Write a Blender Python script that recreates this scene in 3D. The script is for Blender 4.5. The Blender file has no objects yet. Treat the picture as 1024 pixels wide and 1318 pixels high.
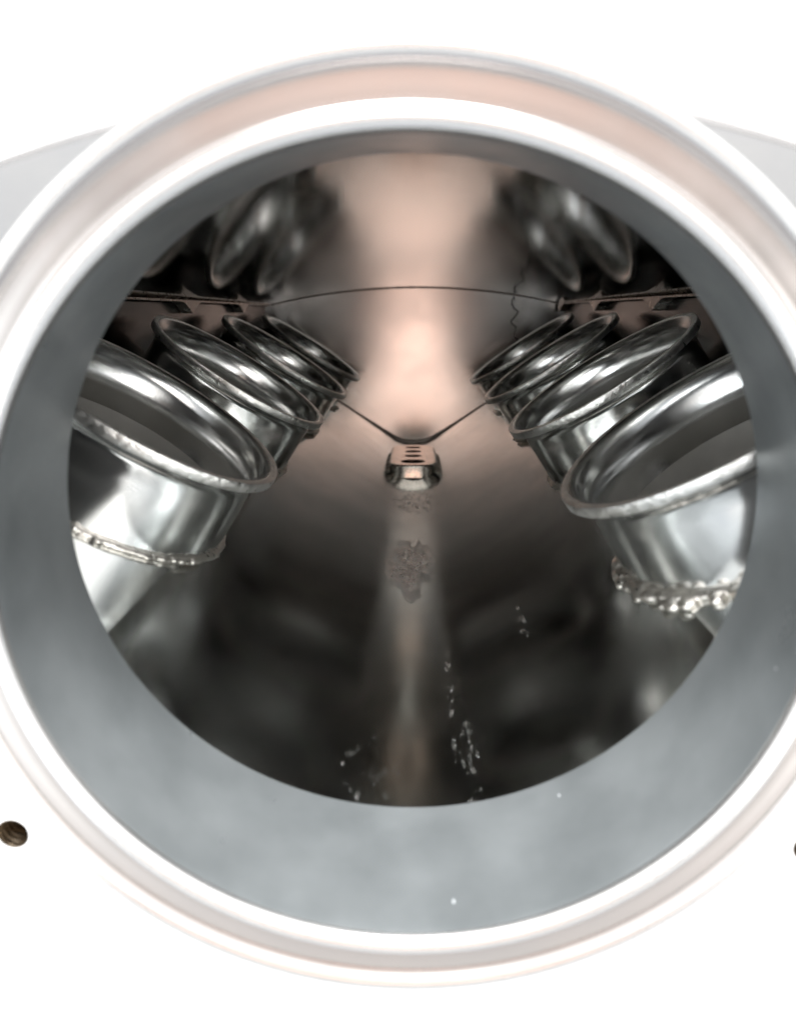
import bpy, bmesh, math, random
from mathutils import Vector, Matrix, noise
random.seed(7)
sc = bpy.context.scene
C = sc.collection
PI = math.pi
sc.unit_settings.scale_length = 0.01          # one unit is one centimetre

# ------------------------------------------------------------------ camera
PITCH, YAW = 0.2470, -0.023
cam = bpy.data.objects.new('camera', bpy.data.cameras.new('camera'))
C.objects.link(cam)
M = (Matrix.Rotation(YAW, 3, 'Z') @ Matrix.Rotation(PITCH, 3, 'X')).transposed() @ Matrix.Rotation(PI / 2, 3, 'X')
cam.matrix_world = M.to_4x4()
cam.data.sensor_fit = 'HORIZONTAL'
cam.data.sensor_width = 36
cam.data.lens = 36 * 1020 / 1024
cam.data.clip_start = 0.1
cam.data.clip_end = 5000
cam.data.dof.use_dof = True
cam.data.dof.focus_distance = 22
cam.data.dof.aperture_fstop = 0.26
sc.camera = cam

# ------------------------------------------------------------------ unseen surroundings, lobes shaped for what the metal mirrors (open bright day, the photographer's side darker)
w = bpy.data.worlds.new('World'); sc.world = w; w.use_nodes = True
wn = w.node_tree; wn.nodes.clear(); WL = wn.links.new
wout = wn.nodes.new('ShaderNodeOutputWorld'); wbg = wn.nodes.new('ShaderNodeBackground')
WL(wbg.outputs[0], wout.inputs[0])
wtc = wn.nodes.new('ShaderNodeTexCoord')
def lobe(direction, c0, c1):
    """smooth 0..1 weight rising as the direction nears `direction` (cosines c0 -> c1)"""
    d = wn.nodes.new('ShaderNodeVectorMath'); d.operation = 'DOT_PRODUCT'
    WL(wtc.outputs['Generated'], d.inputs[0]); d.inputs[1].default_value = Vector(direction).normalized()
    m = wn.nodes.new('ShaderNodeMapRange'); m.interpolation_type = 'SMOOTHSTEP'
    WL(d.outputs['Value'], m.inputs['Value']); m.inputs['From Min'].default_value = c0; m.inputs['From Max'].default_value = c1
    return m.outputs['Result']
def mixc(fac, a, b):
    m = wn.nodes.new('ShaderNodeMix'); m.data_type = 'RGBA'
    WL(fac, m.inputs['Factor'])
    for s, v in ((m.inputs[6], a), (m.inputs[7], b)):
        if isinstance(v, tuple): s.default_value = (*v, 1)
        else: WL(v, s)
    return m.outputs[2]
col = mixc(lobe((0, 0, 1), -0.35, 0.35), (0.75, 0.80, 0.85), (2.6, 2.6, 2.6))
col = mixc(lobe((0, 1, 0), -0.3, 0.3), col, (1.7, 1.7, 1.68))
col = mixc(lobe((0.0, -1, 0.0), 0.70, 0.90), col, (1.5, 1.46, 1.42))       # added bright ring about the photographer, lifted so tube fronts reflect it
col = mixc(lobe((0.0, -1, -0.05), 0.925, 0.975), col, (0.045, 0.075, 0.07))  # the dark phone and the shade behind it
col = mixc(lobe((0.0, -1, 0.02), 0.977, 0.996), col, (2.15, 1.50, 1.24))     # hand and face
col = mixc(lobe((0.62, -1, -0.30), 0.925, 0.975), col, (4.3, 4.2, 4.1))     # added bright lobes on either side, put in to whiten the runner tubes
col = mixc(lobe((-0.62, -1, -0.30), 0.925, 0.975), col, (4.0, 4.2, 4.3))
WL(col, wbg.inputs['Color']); wbg.inputs['Strength'].default_value = 1.0

def area(name, loc, target, size, power, color=(1, 1, 1)):
    l = bpy.data.lights.new(name, 'AREA'); l.shape = 'DISK'; l.size = size; l.energy = power; l.color = color
    o = bpy.data.objects.new(name, l); C.objects.link(o); o.location = loc
    o.rotation_euler = (Vector(target) - Vector(loc)).to_track_quat('-Z', 'Y').to_euler()
    return o
area('daylight_lamp', (0, -25, 60), (0, 10, -4), 40, 180000)

sc.view_settings.view_transform = 'Standard'
sc.view_settings.look = 'None'
sc.view_settings.exposure = 0
sc.view_settings.gamma = 1
sc.render.engine = 'CYCLES'
sc.cycles.max_bounces = 14
sc.cycles.glossy_bounces = 12
sc.cycles.sample_clamp_indirect = 6

# ------------------------------------------------------------------ materials
def metal(name, base, rough, var=0.08, bump=0.02, scale=2.0, stretch=(1, 1, 1), metallic=1.0, tint=None, grain=0.0, gscale=40, gstretch=(1, 1, 1)):
    m = bpy.data.materials.new(name); m.use_nodes = True
    nt = m.node_tree; N = nt.nodes; L = nt.links.new
    p = N['Principled BSDF']
    p.inputs['Metallic'].default_value = metallic
    tc = N.new('ShaderNodeTexCoord')
    mp = N.new('ShaderNodeMapping'); mp.inputs['Scale'].default_value = stretch
    oi = N.new('ShaderNodeObjectInfo'); off = N.new('ShaderNodeVectorMath'); off.operation = 'SCALE'
    off.inputs[0].default_value = (37, 53, 71); L(oi.outputs['Random'], off.inputs['Scale']); L(off.outputs[0], mp.inputs['Location'])
    L(tc.outputs['Object'], mp.inputs['Vector'])
    n = N.new('ShaderNodeTexNoise'); n.inputs['Scale'].default_value = scale; n.inputs['Detail'].default_value = 6
    L(mp.outputs[0], n.inputs['Vector'])
    r = N.new('ShaderNodeMapRange'); L(n.outputs['Fac'], r.inputs['Value'])
    r.inputs['From Min'].default_value = .3; r.inputs['From Max'].default_value = .7
    r.inputs['To Min'].default_value = max(rough - var, .02); r.inputs['To Max'].default_value = rough + var
    L(r.outputs[0], p.inputs['Roughness'])
    cr = N.new('ShaderNodeMix'); cr.data_type = 'RGBA'
    n2 = N.new('ShaderNodeTexNoise'); n2.inputs['Scale'].default_value = scale * .6; n2.inputs['Detail'].default_value = 8
    L(tc.outputs['Object'], n2.inputs['Vector'])
    r2 = N.new('ShaderNodeMapRange'); L(n2.outputs['Fac'], r2.inputs['Value'])
    r2.inputs['From Min'].default_value = .35; r2.inputs['From Max'].default_value = .7
    L(r2.outputs[0], cr.inputs['Factor'])
    t = tint or tuple(c * .82 for c in base)
    cr.inputs[6].default_value = (*base, 1); cr.inputs[7].default_value = (*t, 1)
    L(cr.outputs[2], p.inputs['Base Color'])
    b = N.new('ShaderNodeBump'); b.inputs['Strength'].default_value = 1; b.inputs['Distance'].default_value = bump
    L(n.outputs['Fac'], b.inputs['Height']); last = b
    if grain:
        mg = N.new('ShaderNodeMapping'); mg.inputs['Scale'].default_value = gstretch
        L(tc.outputs['Object'], mg.inputs['Vector'])
        g = N.new('ShaderNodeTexNoise'); g.inputs['Scale'].default_value = gscale; g.inputs['Detail'].default_value = 3
        L(mg.outputs[0], g.inputs['Vector'])
        b2 = N.new('ShaderNodeBump'); b2.inputs['Strength'].default_value = 1; b2.inputs['Distance'].default_value = grain
        L(g.outputs['Fac'], b2.inputs['Height']); L(b.outputs[0], b2.inputs['Normal']); last = b2
    L(last.outputs[0], p.inputs['Normal'])
    m['nodes'] = 1
    return m

M_bore = metal('machined_bore', (.21, .225, .23), .36, .09, .006, 1.0, (1, .5, 1), metallic=.42, tint=(.145, .158, .162), grain=.0016, gscale=30, gstretch=(.4, 6, .4))
def add_specks(m, scale, frac, size, colr):
    '''sparse pale nicks and dried droplets on the bare metal'''
    nt = m.node_tree; N = nt.nodes; L = nt.links.new; p = N['Principled BSDF']
    tc = N.new('ShaderNodeTexCoord'); mp = N.new('ShaderNodeMapping'); mp.inputs['Rotation'].default_value = (.3, .2, .5); mp.inputs['Scale'].default_value = (1, .45, 1)
    L(tc.outputs['Object'], mp.inputs['Vector'])
    v = N.new('ShaderNodeTexVoronoi'); v.inputs['Scale'].default_value = scale; L(mp.outputs[0], v.inputs['Vector'])
    a = N.new('ShaderNodeMapRange'); a.inputs['From Min'].default_value = size; a.inputs['From Max'].default_value = size * .4; L(v.outputs['Distance'], a.inputs['Value'])
    s = N.new('ShaderNodeSeparateColor'); L(v.outputs['Color'], s.inputs[0])
    g = N.new('ShaderNodeMath'); g.operation = 'GREATER_THAN'; g.inputs[1].default_value = 1 - frac; L(s.outputs[0], g.inputs[0])
    k = N.new('ShaderNodeMath'); k.operation = 'MULTIPLY'; L(a.outputs[0], k.inputs[0]); L(g.outputs[0], k.inputs[1])
    old = p.inputs['Base Color'].links[0].from_socket
    mx = N.new('ShaderNodeMix'); mx.data_type = 'RGBA'; L(k.outputs[0], mx.inputs['Factor']); L(old, mx.inputs[6]); mx.inputs[7].default_value = (*colr, 1)
    L(mx.outputs[2], p.inputs['Base Color'])
add_specks(M_bore, 2.2, .2, .05, (.75, .78, .8))
M_lip = metal('machined_lip', (.76, .745, .735), .24, .02, .002, 1, metallic=.95, tint=(.74, .725, .715))
M_face = metal('machined_face', (.46, .43, .415), .24, .03, .002, 1, metallic=.9, tint=(.43, .41, .40))
M_shell = metal('shell_polish', (.84, .83, .82), .045, .02, .003, .5, tint=(.83, .815, .80), grain=.0004, gscale=8, gstretch=(.5, 6, .5))
M_end = metal('end_wall_satin', (.88, .85, .83), .24, .03, .003, .5, tint=(.85, .82, .80), grain=.0008, gscale=10)
M_side = metal('side_wall_shaded', (.10, .098, .095), .2, .05, .006, .8)  # same metal as the shell; its shade is put into this dark base
M_stack = metal('stack_aluminium', (.90, .90, .89), .17, .05, .003, .8, (1, 1, 1), grain=.0008, gscale=14, gstretch=(1, 1, 5))
M_pipe = metal('pipe_inside', (.80, .78, .74), .42, .06, .003, 1.4, metallic=.7, grain=.0015, gscale=14, gstretch=(3, 3, .6))
M_bell = metal('bell_aluminium', (.82, .82, .81), .19, .05, .002, 1.0, grain=.0015, gscale=14, gstretch=(3, 3, .6))
M_edge = metal('filed_edge', (.85, .84, .81), .38, .14, .03, 7)
M_weld = metal('weld_metal', (.80, .76, .70), .34, .1, .03, 6)
M_outer = metal('cast_skin', (.20, .20, .20), .55, .03, .002, 2, metallic=.3, tint=(.185, .187, .19), grain=.002, gscale=22)  # casting, with the upper wall's shade put into its grey
M_plate = metal('flange_face', (.95, .95, .94), .45, .03, .002, 3, metallic=.1, tint=(.93, .93, .92))  # machined face, the strong light on it put into the near-white base
M_cap = metal('cap_face', (.97, .82, .72), .22, .03, .002, 2, tint=(.95, .80, .70))
M_capside = metal('cap_skirt', (.82, .77, .70), .25, .06, .004, 5)
M_joint = metal('joint_metal', (.42, .39, .36), .3, .08, .006, 4)
M_dark = metal('gasket_black', (.015, .015, .014), .7, .1, .01, 5, metallic=0)
M_seam = metal('seam_dark', (.34, .30, .27), .4, .1, .02, 6, metallic=.8)
M_thread = metal('thread_reflect', (.42, .34, .25), .35, .08, .01, 6)  # warm bronze reflection in the hole put into the base colour

for m_, an in ((M_stack, .55), (M_bell, .75), (M_pipe, .5)):
    p_ = m_.node_tree.nodes['Principled BSDF']; p_.inputs['Anisotropic'].default_value = an
    tg = m_.node_tree.nodes.new('ShaderNodeTangent'); tg.direction_type = 'RADIAL'; tg.axis = 'Z'
    m_.node_tree.links.new(tg.outputs[0], p_.inputs['Tangent'])
def floor_material():
    m = metal('floor_polish', (.745, .76, .745), .14, .05, .004, .45, grain=.0006, gscale=9, gstretch=(5, .6, .5))
    nt = m.node_tree; N = nt.nodes; L = nt.links.new
    p = N['Principled BSDF']
    tc = N.new('ShaderNodeTexCoord')
    wn_ = N.new('ShaderNodeTexNoise'); wn_.inputs['Scale'].default_value = 1.6; wn_.inputs['Detail'].default_value = 6
    sq = N.new('ShaderNodeMapping'); sq.inputs['Scale'].default_value = (1, .38, 1); L(tc.outputs['Object'], sq.inputs['Vector'])
    L(sq.outputs[0], wn_.inputs['Vector'])
    fine = N.new('ShaderNodeTexNoise'); fine.inputs['Scale'].default_value = 5.5; fine.inputs['Detail'].default_value = 7; fine.inputs['Roughness'].default_value = .7
    fine.inputs['Distortion'].default_value = 1.2; L(sq.outputs[0], fine.inputs['Vector'])
    def math_(op, a, b=None, c=None):
        k = N.new('ShaderNodeMath'); k.operation = op
        for i, v in enumerate((a, b, c)):
            if v is None: continue
            if isinstance(v, (int, float)): k.inputs[i].default_value = v
            else: L(v, k.inputs[i])
        return k.outputs[0]
    sx = N.new('ShaderNodeSeparateXYZ'); L(tc.outputs['Object'], sx.inputs[0])
    def patch(cx, cy, rx, ry, lo, hi):
        dx = math_('DIVIDE', math_('SUBTRACT', sx.outputs[0], cx), rx)
        dy = math_('DIVIDE', math_('SUBTRACT', sx.outputs[1], cy), ry)
        d = math_('SQRT', math_('ADD', math_('MULTIPLY', dx, dx), math_('MULTIPLY', dy, dy)))
        d = math_('ADD', d, math_('MULTIPLY', math_('SUBTRACT', wn_.outputs['Fac'], .5), 1.6))
        inside = N.new('ShaderNodeMapRange'); inside.inputs['From Min'].default_value = 1.15; inside.inputs['From Max'].default_value = .55
        L(d, inside.inputs['Value'])
        f = N.new('ShaderNodeMapRange'); f.inputs['From Min'].default_value = lo; f.inputs['From Max'].default_value = hi
        L(fine.outputs['Fac'], f.inputs['Value'])
        return math_('MULTIPLY', inside.outputs[0], f.outputs[0])
    masks = [patch(-.14, 23.4, .6, 2.3, .42, .60), patch(-.75, 12.3, .5, .9, .60, .70), patch(.95, 12.4, .14, 1.5, .56, .68),
             patch(0.7, 15.2, .06, 2.4, .54, .68), patch(2.4, 17.0, .07, .8, .52, .68), patch(-.1, 31, .7, 1.6, .52, .66)]
    tot = masks[0]
    for k in masks[1:]: tot = math_('MAXIMUM', tot, k)
    tot = math_('MINIMUM', tot, .8)
    old = p.inputs['Base Color'].links[0].from_socket
    mx = N.new('ShaderNodeMix'); mx.data_type = 'RGBA'; L(tot, mx.inputs['Factor']); L(old, mx.inputs[6]); mx.inputs[7].default_value = (.97, .95, .94, 1)
    L(mx.outputs[2], p.inputs['Base Color'])
    L(math_('SUBTRACT', 1, math_('MULTIPLY', tot, .15)), p.inputs['Metallic'])
    oldr = p.inputs['Roughness'].links[0].from_socket
    L(math_('ADD', oldr, math_('MULTIPLY', tot, .22)), p.inputs['Roughness'])
    oldn = p.inputs['Normal'].links[0].from_socket
    b = N.new('ShaderNodeBump'); b.inputs['Distance'].default_value = .35; L(tot, b.inputs['Height']); L(oldn, b.inputs['Normal'])
    L(b.outputs[0], p.inputs['Normal'])
    return m
M_floor = floor_material()

# ------------------------------------------------------------------ helpers
def link(name, bm, mat, parent=None, smooth=True, angle=40):
    me = bpy.data.meshes.new(name)
    bmesh.ops.recalc_face_normals(bm, faces=bm.faces)
    bm.to_mesh(me); bm.free()
    for mm in (mat if isinstance(mat, (list, tuple)) else [mat]): me.materials.append(mm)
    if smooth:
        for f in me.polygons: f.use_smooth = True
        me.set_sharp_from_angle(angle=math.radians(angle))
    o = bpy.data.objects.new(name, me); C.objects.link(o); o.parent = parent
    return o
def loft(rings, close_u=True, mats=None):
    """rings: list of point lists of equal length"""
    bm = bmesh.new(); V = [[bm.verts.new(p) for p in r] for r in rings]
    n = len(rings[0])
    for i in range(len(V) - 1):
        for j in range(n if close_u else n - 1):
            f = bm.faces.new((V[i][j], V[i][(j + 1) % n], V[i + 1][(j + 1) % n], V[i + 1][j]))
            if mats: f.material_index = mats[i]
    return bm
def fill_plane(loops, to3d, thick, n):
    """flat plate with holes; loops are 2d, first outer; extruded by thick along n"""
    bm = bmesh.new(); edges = []
    for lp in loops:
        vs = [bm.verts.new(to3d(*p)) for p in lp]
        edges += [bm.edges.new((vs[i], vs[(i + 1) % len(vs)])) for i in range(len(vs))]
    bmesh.ops.triangle_fill(bm, use_beauty=True, use_dissolve=False, edges=edges, normal=n)
    if thick:
        r = bmesh.ops.extrude_face_region(bm, geom=list(bm.faces))
        bmesh.ops.translate(bm, vec=Vector(n) * thick, verts=[v for v in r['geom'] if isinstance(v, bmesh.types.BMVert)])
    return bm
def circle2(cx, cy, r, n=48): return [(cx + r * math.cos(2 * PI * k / n), cy + r * math.sin(2 * PI * k / n)) for k in range(n)]
def tube(bm, pts, rad, seg=8):
    prev = None
    for i, p in enumerate(pts):
        p = Vector(p); a = Vector(pts[max(i - 1, 0)]); b = Vector(pts[min(i + 1, len(pts) - 1)])
        t = (b - a).normalized(); up = Vector((0, 1, 0)) if abs(t.y) < .8 else Vector((1, 0, 0))
        s = t.cross(up).normalized(); u = s.cross(t)
        r = rad(i / (len(pts) - 1)) if callable(rad) else rad
        ring = [bm.verts.new(p + r * (math.cos(2 * PI * k / seg) * s + math.sin(2 * PI * k / seg) * u)) for k in range(seg)]
        if prev:
            for k in range(seg): bm.faces.new((prev[k], prev[(k + 1) % seg], ring[(k + 1) % seg], ring[k]))
        prev = ring

# ------------------------------------------------------------------ the intake plenum
CX = -0.125
LEAN = 0.591
T_FRONT, T_END = 11.16, 46.0
A, H, D = 5.326, -1.721, 6.0
SP = 8.818
GAP = 2.1
WX = 8.4                                        # half width at the joint flange
sl, cl = math.sin(LEAN), math.cos(LEAN); tn = sl / cl
H0 = H - A * tn - GAP / cl                      # height where the two floor planes would meet
FR = 2.2                                        # fillet radius of the valley
def floor_h(x): return H0 + abs(x) * tn
def ceil_h(x, t):
    k = (t - T_FRONT) / (T_END - T_FRONT)
    top = 2.52 + (1.33 - 2.52) * k; kk = .0300 + (.0135 - .0300) * k
    return top - kk * x * x

root = bpy.data.objects.new('intake_plenum', None); C.objects.link(root)
root['label'] = 'polished aluminium intake plenum seen through its round open throat, two rows of bell-mouthed runners inside'
root['category'] = 'intake plenum'

# --- throat collar (bore, lip, groove, outer bead)
def axis(t):
    k = (t - 8.6) / (T_FRONT - 8.6)
    return (-.13 + (CX + .02 + .13) * k, -3.09 + .25 * k)
prof = [(T_FRONT, 4.86, 0), (10.3, 4.86, 0), (9.4, 4.858, 0), (8.84, 4.85, 0), (8.76, 4.855, 1), (8.70, 4.87, 1), (8.65, 4.90, 1), (8.615, 4.945, 1), (8.60, 4.99, 1), (8.61, 5.03, 1),
        (8.64, 5.065, 1), (8.70, 5.09, 1), (8.76, 5.105, 2), (8.81, 5.115, 2), (8.84, 5.13, 2), (8.85, 5.16, 2), (8.84, 5.22, 2), (8.82, 5.34, 2), (8.81, 5.46, 2), (8.80, 5.50, 2), (8.77, 5.53, 2), (8.73, 5.57, 1), (8.70, 5.62, 1), (8.69, 5.67, 1),
        (8.71, 5.72, 3), (8.77, 5.75, 3), (8.95, 5.76, 3), (9.15, 5.72, 1), (9.3, 5.5, 1), (9.36, 5.32, 1), (9.5, 5.22, 1), (11.3, 5.22, 1)]
rings = []
for t, r, _ in prof:
    ax, az = axis(t)
    ex = .993 + .032 * max(0, (t - 8.6) / 2.56)
    rings.append([(ax + r * ex * math.cos(a), t, az + r * math.sin(a)) for a in (2 * PI * k / 160 for k in range(160))])
link('throat_collar', loft(rings, mats=[p[2] for p in prof]), [M_bore, M_lip, M_face, M_outer], root, angle=60)

# --- upper shell (ceiling)
nx, ny = 48, 40
def shell_grid(off):
    g = []
    for j in range(ny + 1):
        t = T_FRONT + .02 + (T_END + .5 - T_FRONT) * j / ny
        g.append([(CX + x, t, ceil_h(x, t) + off) for x in (-WX - .5 + (2 * WX + 1) * i / nx for i in range(nx + 1))])
    return g
low, high = shell_grid(0), shell_grid(.42)
rr = [l + h[::-1] for l, h in zip(low, high)]
bm = loft(rr)
bmesh.ops.holes_fill(bm, edges=[e for e in bm.edges if e.is_boundary], sides=0)
shell = link('upper_shell', bm, M_shell, root, angle=35)
# rolled outer edge along the shell front
bm = bmesh.new()
tube(bm, [(CX + x, T_FRONT + .05, ceil_h(x, T_FRONT) + .36) for x in (-WX - .4 + (2 * WX + .8) * i / 60 for i in range(61))], .17, 10)
link('rolled_edge', bm, M_lip, shell)

# --- floor: two flat panels pierced by the runners plus a rounded valley
xf = FR * sl                                     # where the fillet starts
def lane(side): return [(16.31 if side < 0 else 14.305) + i * SP for i in range(4)]
umax = (WX + .3) / cl
XI = 4.60
bm_all = bmesh.new()
for sd in (-1, 1):
    cen_u = (A + sl * GAP) / cl                  # distance up the slope from the valley line to the runner centre, measured on the floor
    # centre of the base: (A + sin*gap, H - cos*gap) lies on the floor plane
    u0 = XI / cl
    outer = [(u0, T_FRONT)] + [(umax, T_FRONT), (umax, T_END + .3), (u0, T_END + .3)]
    loops = [outer] + [circle2(cen_u, t, 2.2) for t in lane(sd)]
    b = fill_plane(loops, lambda u, t: (CX + sd * u * cl, t, H0 + u * sl), 0, (-sd * sl, 0, cl))
    me = bpy.data.meshes.new('tmp'); b.to_mesh(me); b.free(); bm_all.from_mesh(me); bpy.data.meshes.remove(me)
zc = H0 + FR / cl
def floor_z(x, t):
    z = floor_h(x) if abs(x) > xf else zc - math.sqrt(FR * FR - x * x)
    ring = -2.84 - math.sqrt(max(4.89 ** 2 - (x * .976) ** 2, 0)) - .03        # foot of the round opening
    k = min(max((t - T_FRONT) / 34.0, 0), 1); k = (1 - k) ** 1.5
    e = z - ring
    if abs(x) > 4.2: soft = max(e, 0)
    else: soft = max(e, 0, .5 * (e + math.sqrt(e * e + .05)) * min(1, (4.2 - abs(x)) / .8) + max(e, 0) * max(0, 1 - (4.2 - abs(x)) / .8))
    return z - soft * k * min(1, (XI - abs(x)) / .1)
rows = []
for j in range(81):
    t = T_FRONT + (T_END + .3 - T_FRONT) * (j / 80) ** 1.6
    rows.append([(CX + x, t, floor_z(x, t)) for x in (-XI + 2 * XI * i / 96 for i in range(97))])
b = loft(rows, close_u=False); me = bpy.data.meshes.new('tmp'); b.to_mesh(me); b.free(); bm_all.from_mesh(me); bpy.data.meshes.remove(me)
bmesh.ops.recalc_face_normals(bm_all, faces=bm_all.faces)
floor = link('floor_pan', bm_all, M_floor, root)
VAL = zc - FR

# --- side walls
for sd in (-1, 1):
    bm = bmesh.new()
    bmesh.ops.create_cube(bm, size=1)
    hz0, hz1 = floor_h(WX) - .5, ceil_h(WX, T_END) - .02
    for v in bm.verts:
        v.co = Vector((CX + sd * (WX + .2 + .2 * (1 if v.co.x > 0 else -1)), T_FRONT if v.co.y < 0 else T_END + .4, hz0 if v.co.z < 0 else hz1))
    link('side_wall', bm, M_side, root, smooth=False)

# --- end wall, slightly bowed
rows = []
for i in range(33):
    x = -WX - .3 + (2 * WX + .6) * i / 32
    bow = -.35 * (1 - (x / WX) ** 2)
    zt, zb = ceil_h(x, T_END) + .1, (floor_h(x) if abs(x) > xf else zc - math.sqrt(FR * FR - x * x)) - .2
    rows.append([(CX + x, T_END + bow + .5 * (1 - k / 10) ** 2 * 0, zb + (zt - zb) * k / 10) for k in range(11)])
endw = link('end_wall', loft(rows, close_u=False), M_end, root)
# dark joint line between ceiling and end wall, weld crease between floor and end wall
def wallT(x): return T_END - .35 * (1 - (x / WX) ** 2)
bm = bmesh.new()
tube(bm, [(CX + x, wallT(x) - .01, ceil_h(x, T_END) + .0 + .02 * noise.noise((x * 3, 0, 0))) for x in (-WX + 2 * WX * i / 80 for i in range(81))], .045, 6)
link('joint_line', bm, M_seam, root)
bm = bmesh.new()
def fh(x): return floor_h(x) if abs(x) > xf else zc - math.sqrt(FR * FR - x * x)
tube(bm, [(CX + x, wallT(x) - .05, fh(x) + .03) for x in (-WX + 2 * WX * i / 120 for i in range(121))],
     lambda k: .025 + .13 * math.exp(-((k - .5) * 2 * WX / 2.0) ** 2) * (1 + .3 * noise.noise((k * 60, 0, 0))), 8)
link('weld_seam', bm, M_seam, root)
# hairline crack of old sealant on the right of the end wall
bm = bmesh.new(); pts = []
for i in range(40):
    k = i / 39; x = 5.5 + .45 * noise.noise((k * 6, 2, 0)) + .2 * noise.noise((k * 20, 5, 0)) + .35 * k
    pts.append((CX + x, wallT(x) - .03, ceil_h(x, T_END) - .1 - 3.4 * k))
tube(bm, pts, .035, 5)
link('sealant_hairline', bm, M_dark, endw)

# --- front wall with the round opening, and the bolted flange below
th = []
ax, az = axis(T_FRONT)
n = 96
outer = []
for i in range(49): x = -WX - .3 + (2 * WX + .6) * i / 48; outer.append((x + CX, ceil_h(x, T_FRONT) + .14))
outer += [(CX + WX + .3, -8.5)]
for i in range(25): x = (WX) - 2 * WX * i / 24; outer.append((x + CX, -8.6))
outer += [(CX - WX - .3, -8.5)]
bm = fill_plane([outer, [(ax + (x_ - ax) * 1.025, z_) for x_, z_ in circle2(ax, az, 4.92, 96)]], lambda u, v: (u, T_FRONT - .02, v), -.30, (0, 1, 0))
link('front_wall', bm, M_outer, root, smooth=False)

TP = 9.75
def unproj(px, py, t):
    d = cam.matrix_world.to_3x3() @ Vector(((px - 512) / 1020, (659 - py) / 1020, -1)); d *= t / d.y
    return d
h1, h2 = unproj(16, 1074, TP), unproj(1042, 1092, TP)
ax, az = axis(TP)
R_ = 5.24; z_top = -4.4; a0 = math.asin((z_top - az) / R_)
arc = [(ax + R_ * math.cos(a), az + R_ * math.sin(a)) for a in (PI - a0 + (PI + 2 * a0) * i / 48 for i in range(49))]
outl = [(-10, z_top)] + arc + [(10, z_top), (10.6, -5), (10.6, -13), (9.6, -14), (-9.6, -14), (-10.6, -13), (-10.6, -5)]
bm = fill_plane([outl, circle2(h1.x, h1.z, .24, 32), circle2(h2.x, h2.z, .24, 32)], lambda u, v: (u, TP, v), .9, (0, 1, 0))
flange = link('mounting_flange', bm, M_plate, root, smooth=False)
for h in (h1, h2):
    rings = []
    for i in range(60):
        rings.append([(h.x + rr_ * math.cos(a), TP + .01 + i * .02, h.z + rr_ * math.sin(a)) for a, rr_ in ((2 * PI * k / 24, .235 - .02 * (0.5 + .5 * math.sin(i * 1.2 + 2 * PI * k / 24))) for k in range(24))])
    bm = loft(rings); bm.faces.new([bm.verts[:][-24 + k] for k in range(24)])
    link('threaded_hole', bm, M_thread, flange)

# --- scalloped joint flange running along each side under the ceiling
for sd in (-1, 1):
    L = lane(sd)
    top, bot = [], []
    for i in range(241):
        t = T_FRONT + .1 + (T_END - .5 - T_FRONT) * i / 240
        ph = ((t - L[0]) / SP) % 1.0; d = min(ph, 1 - ph)     # 0 beside a runner, .5 between two
        droop = .06 + .42 * max(0, (d - .34) / .16) ** 1.8
        top.append((t, .47)); bot.append((t, .47 - droop))
    rr = []
    for (t, a), (_, b_) in zip(top, bot):
        x0, x1 = sd * (WX - .42), sd * (WX - .02)
        rr.append([(CX + x0, t, a), (CX + x1, t, a), (CX + x1, t, b_), (CX + x0, t, b_)])
    bm = loft(rr); bm.faces.new([v for v in bm.verts[:4]]); bm.faces.new([v for v in bm.verts[-4:]])
    link('joint_flange', bm, M_joint, root, angle=30)

# --- velocity stacks
def stack_mesh():
    pr = [(2.74, -GAP - .05), (2.73, -1.5), (2.72, -.8), (2.72, -.50), (2.74, -.42), (2.80, -.34), (2.90, -.27), (2.975, -.22), (3.0, -.19), (3.0, -.02), (2.99, 0.0), (2.93, .004), (2.90, 0.0)]
    mats = [0] * 7 + [2] * 6
    for k in range(1, 17):
        a = k / 16 * PI / 2
        pr.append((2.90 - .62 * math.sin(a) ** 1.0 * 1.0 if False else 2.42 + .48 * (1 - math.sin(a)), -.95 * (1 - math.cos(a)))); mats.append(1)
    pr += [(2.40, -1.3), (2.38, -1.9), (2.22, -3), (2.18, -9)]; mats += [4, 4, 4, 4]
    n = 96
    rings = [[(r * math.cos(2 * PI * k / n), r * math.sin(2 * PI * k / n), z) for k in range(n)] for r, z in pr]
    bm = loft(rings, mats=mats)
    bm.verts.ensure_lookup_table()
    f = bm.faces.new([bm.verts[(len(pr) - 1) * n + k] for k in range(n)]); f.material_index = 3
    return bm
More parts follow.
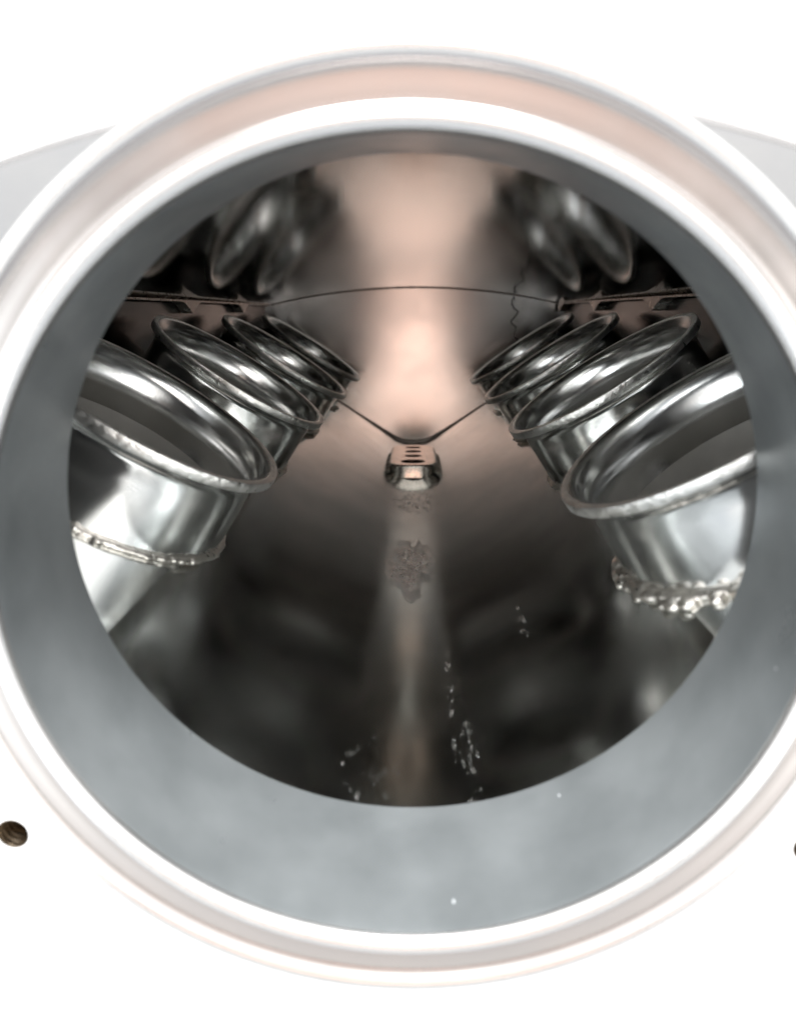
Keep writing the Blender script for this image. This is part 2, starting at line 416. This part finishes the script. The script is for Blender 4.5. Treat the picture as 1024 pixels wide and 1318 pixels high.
def bead_mesh(seed, big):
    rnd = random.Random(seed); bm = bmesh.new()
    tube(bm, [(2.78 * math.cos(2 * PI * k / 60), 2.78 * math.sin(2 * PI * k / 60), -GAP + .04) for k in range(61)], .12 if big else .085, 8)
    N_ = 48 if big else 110
    for k in range(N_):
        a = 2 * PI * (k + rnd.uniform(-.3, .3)) / N_
        s = rnd.uniform(.12, .21) if big else rnd.uniform(.04, .11)
        r = 2.78 + rnd.uniform(0, .16 if big else .04)
        mt = Matrix.Translation((r * math.cos(a), r * math.sin(a), -GAP + rnd.uniform(.02, .10))) @ Matrix.Rotation(a + rnd.uniform(-.5, .5), 4, 'Z') @ Matrix.Diagonal((s * .9, s * rnd.uniform(.9, 1.5), s * .75, 1))
        bmesh.ops.create_icosphere(bm, subdivisions=3, radius=1, matrix=mt)
        if big and rnd.random() < .6:
            s2 = rnd.uniform(.11, .17)
            a2 = a + rnd.uniform(-.04, .04); r2 = r + rnd.uniform(.05, .13)
            mt = Matrix.Translation((r2 * math.cos(a2), r2 * math.sin(a2), -GAP + .04)) @ Matrix.Diagonal((s2, s2, s2 * .8, 1))
            bmesh.ops.create_icosphere(bm, subdivisions=2, radius=1, matrix=mt)
    me = bpy.data.meshes.new('tmp'); bm.to_mesh(me); bm.free()
    o = bpy.data.objects.new('tmp', me); C.objects.link(o)
    md = o.modifiers.new('r', 'REMESH'); md.mode = 'VOXEL'; md.voxel_size = .028
    sm = o.modifiers.new('s', 'SMOOTH'); sm.factor = .5; sm.iterations = 5
    ev = o.evaluated_get(bpy.context.evaluated_depsgraph_get())
    bm = bmesh.new(); bm.from_mesh(ev.to_mesh()); bpy.data.objects.remove(o)
    for v in bm.verts:
        nz = noise.noise_vector(v.co * 3) * .02; v.co += nz
    return bm
def orient(sd, t):
    n = Vector((-sd * sl, 0, cl)); u = Vector((sd * cl, 0, sl))
    v = n.cross(u)
    return Matrix(((u.x, v.x, n.x, CX + sd * A), (u.y, v.y, n.y, t), (u.z, v.z, n.z, H), (0, 0, 0, 1)))
stack0 = link('velocity_stack', stack_mesh(), [M_stack, M_bell, M_edge, M_dark, M_pipe], root, angle=50)
bead0 = link('weld_bead', bead_mesh(1, False), M_weld, stack0)
beadR = None
first = True
for sd in (-1, 1):
    for i, t in enumerate(lane(sd)):
        if first: o, b = stack0, bead0; first = False
        else:
            o = stack0.copy(); C.objects.link(o); o.parent = root
            if sd == 1 and i == 0: b = link('weld_bead', bead_mesh(4, True), M_weld, o); b['label'] = 'lumpy beaded weld around the foot of the nearest right runner'
            else: b = bead0.copy(); C.objects.link(b); b.parent = o
        o.matrix_local = orient(sd, t) @ Matrix.Rotation(random.uniform(0, 6), 4, 'Z')

# --- slotted cap standing in the valley before the end wall
def rrect(hx, hy, r, n=8):
    p = []
    for cx_, cy_, a0 in ((hx - r, hy - r, 0), (-hx + r, hy - r, PI / 2), (-hx + r, -hy + r, PI), (hx - r, -hy + r, 1.5 * PI)):
        p += [(cx_ + r * math.cos(a0 + PI / 2 * k / n), cy_ + r * math.sin(a0 + PI / 2 * k / n)) for k in range(n + 1)]
    return p
def dense(pts, step=.085):
    out = []; n_ = len(pts)
    ref = rrect(1.12, 2.9, .8)
    for i in range(n_):
        a, b = Vector(pts[i]), Vector(pts[(i + 1) % n_]); ln = (Vector(ref[(i + 1) % n_]) - Vector(ref[i])).length
        m = max(1, round(ln / step))
        out += [tuple(a.lerp(b, j / m)) for j in range(m)]
    return out
cz = VAL - .04; cyc = 38.6
secs = [(1.12, 2.9, .8, -.2), (1.12, 2.9, .8, .50), (1.09, 2.87, .78, .58), (1.03, 2.81, .74, .62)]
rings = [[(x * (1 + (.012 if k % 2 and z < .55 else 0)), y * (1 + (.006 if k % 2 and z < .55 else 0)), z) for k, (x, y) in enumerate(dense(rrect(a, b_, r)))] for a, b_, r, z in secs]
bm = loft(rings)
capb = link('slotted_cap', bm, M_capside, root, angle=50); capb.location = (CX - .03, cyc, cz)
def slot(cx_, cy_, hx, hy, n=20): return [(cx_ + hx * math.cos(2 * PI * k / n), cy_ + hy * math.sin(2 * PI * k / n)) for k in range(n)]
sls = [slot(0, -1.9, .58, .52), slot(0, -.45, .42, .38), slot(0, .85, .42, .38), slot(0, 2.05, .42, .36)]
bm = fill_plane([rrect(1.03, 2.81, .74)] + sls, lambda u, v: (u, v, .62), -.12, (0, 0, 1))
link('cap_face', bm, M_cap, capb, smooth=False)
bm = fill_plane([rrect(1.0, 2.7, .7)], lambda u, v: (u, v, .30), -.1, (0, 0, 1)); link('cap_screen', bm, M_dark, capb, smooth=False)
rings = [[(x, y, z) for x, y in rrect(a, b_, r)] for a, b_, r, z in [(1.24, 3.02, 1.0, -.3), (1.25, 3.03, 1.0, -.02), (1.22, 3.0, .95, .03), (1.14, 2.92, .82, .03)]]
link('rubber_gasket', loft(rings), M_dark, capb)
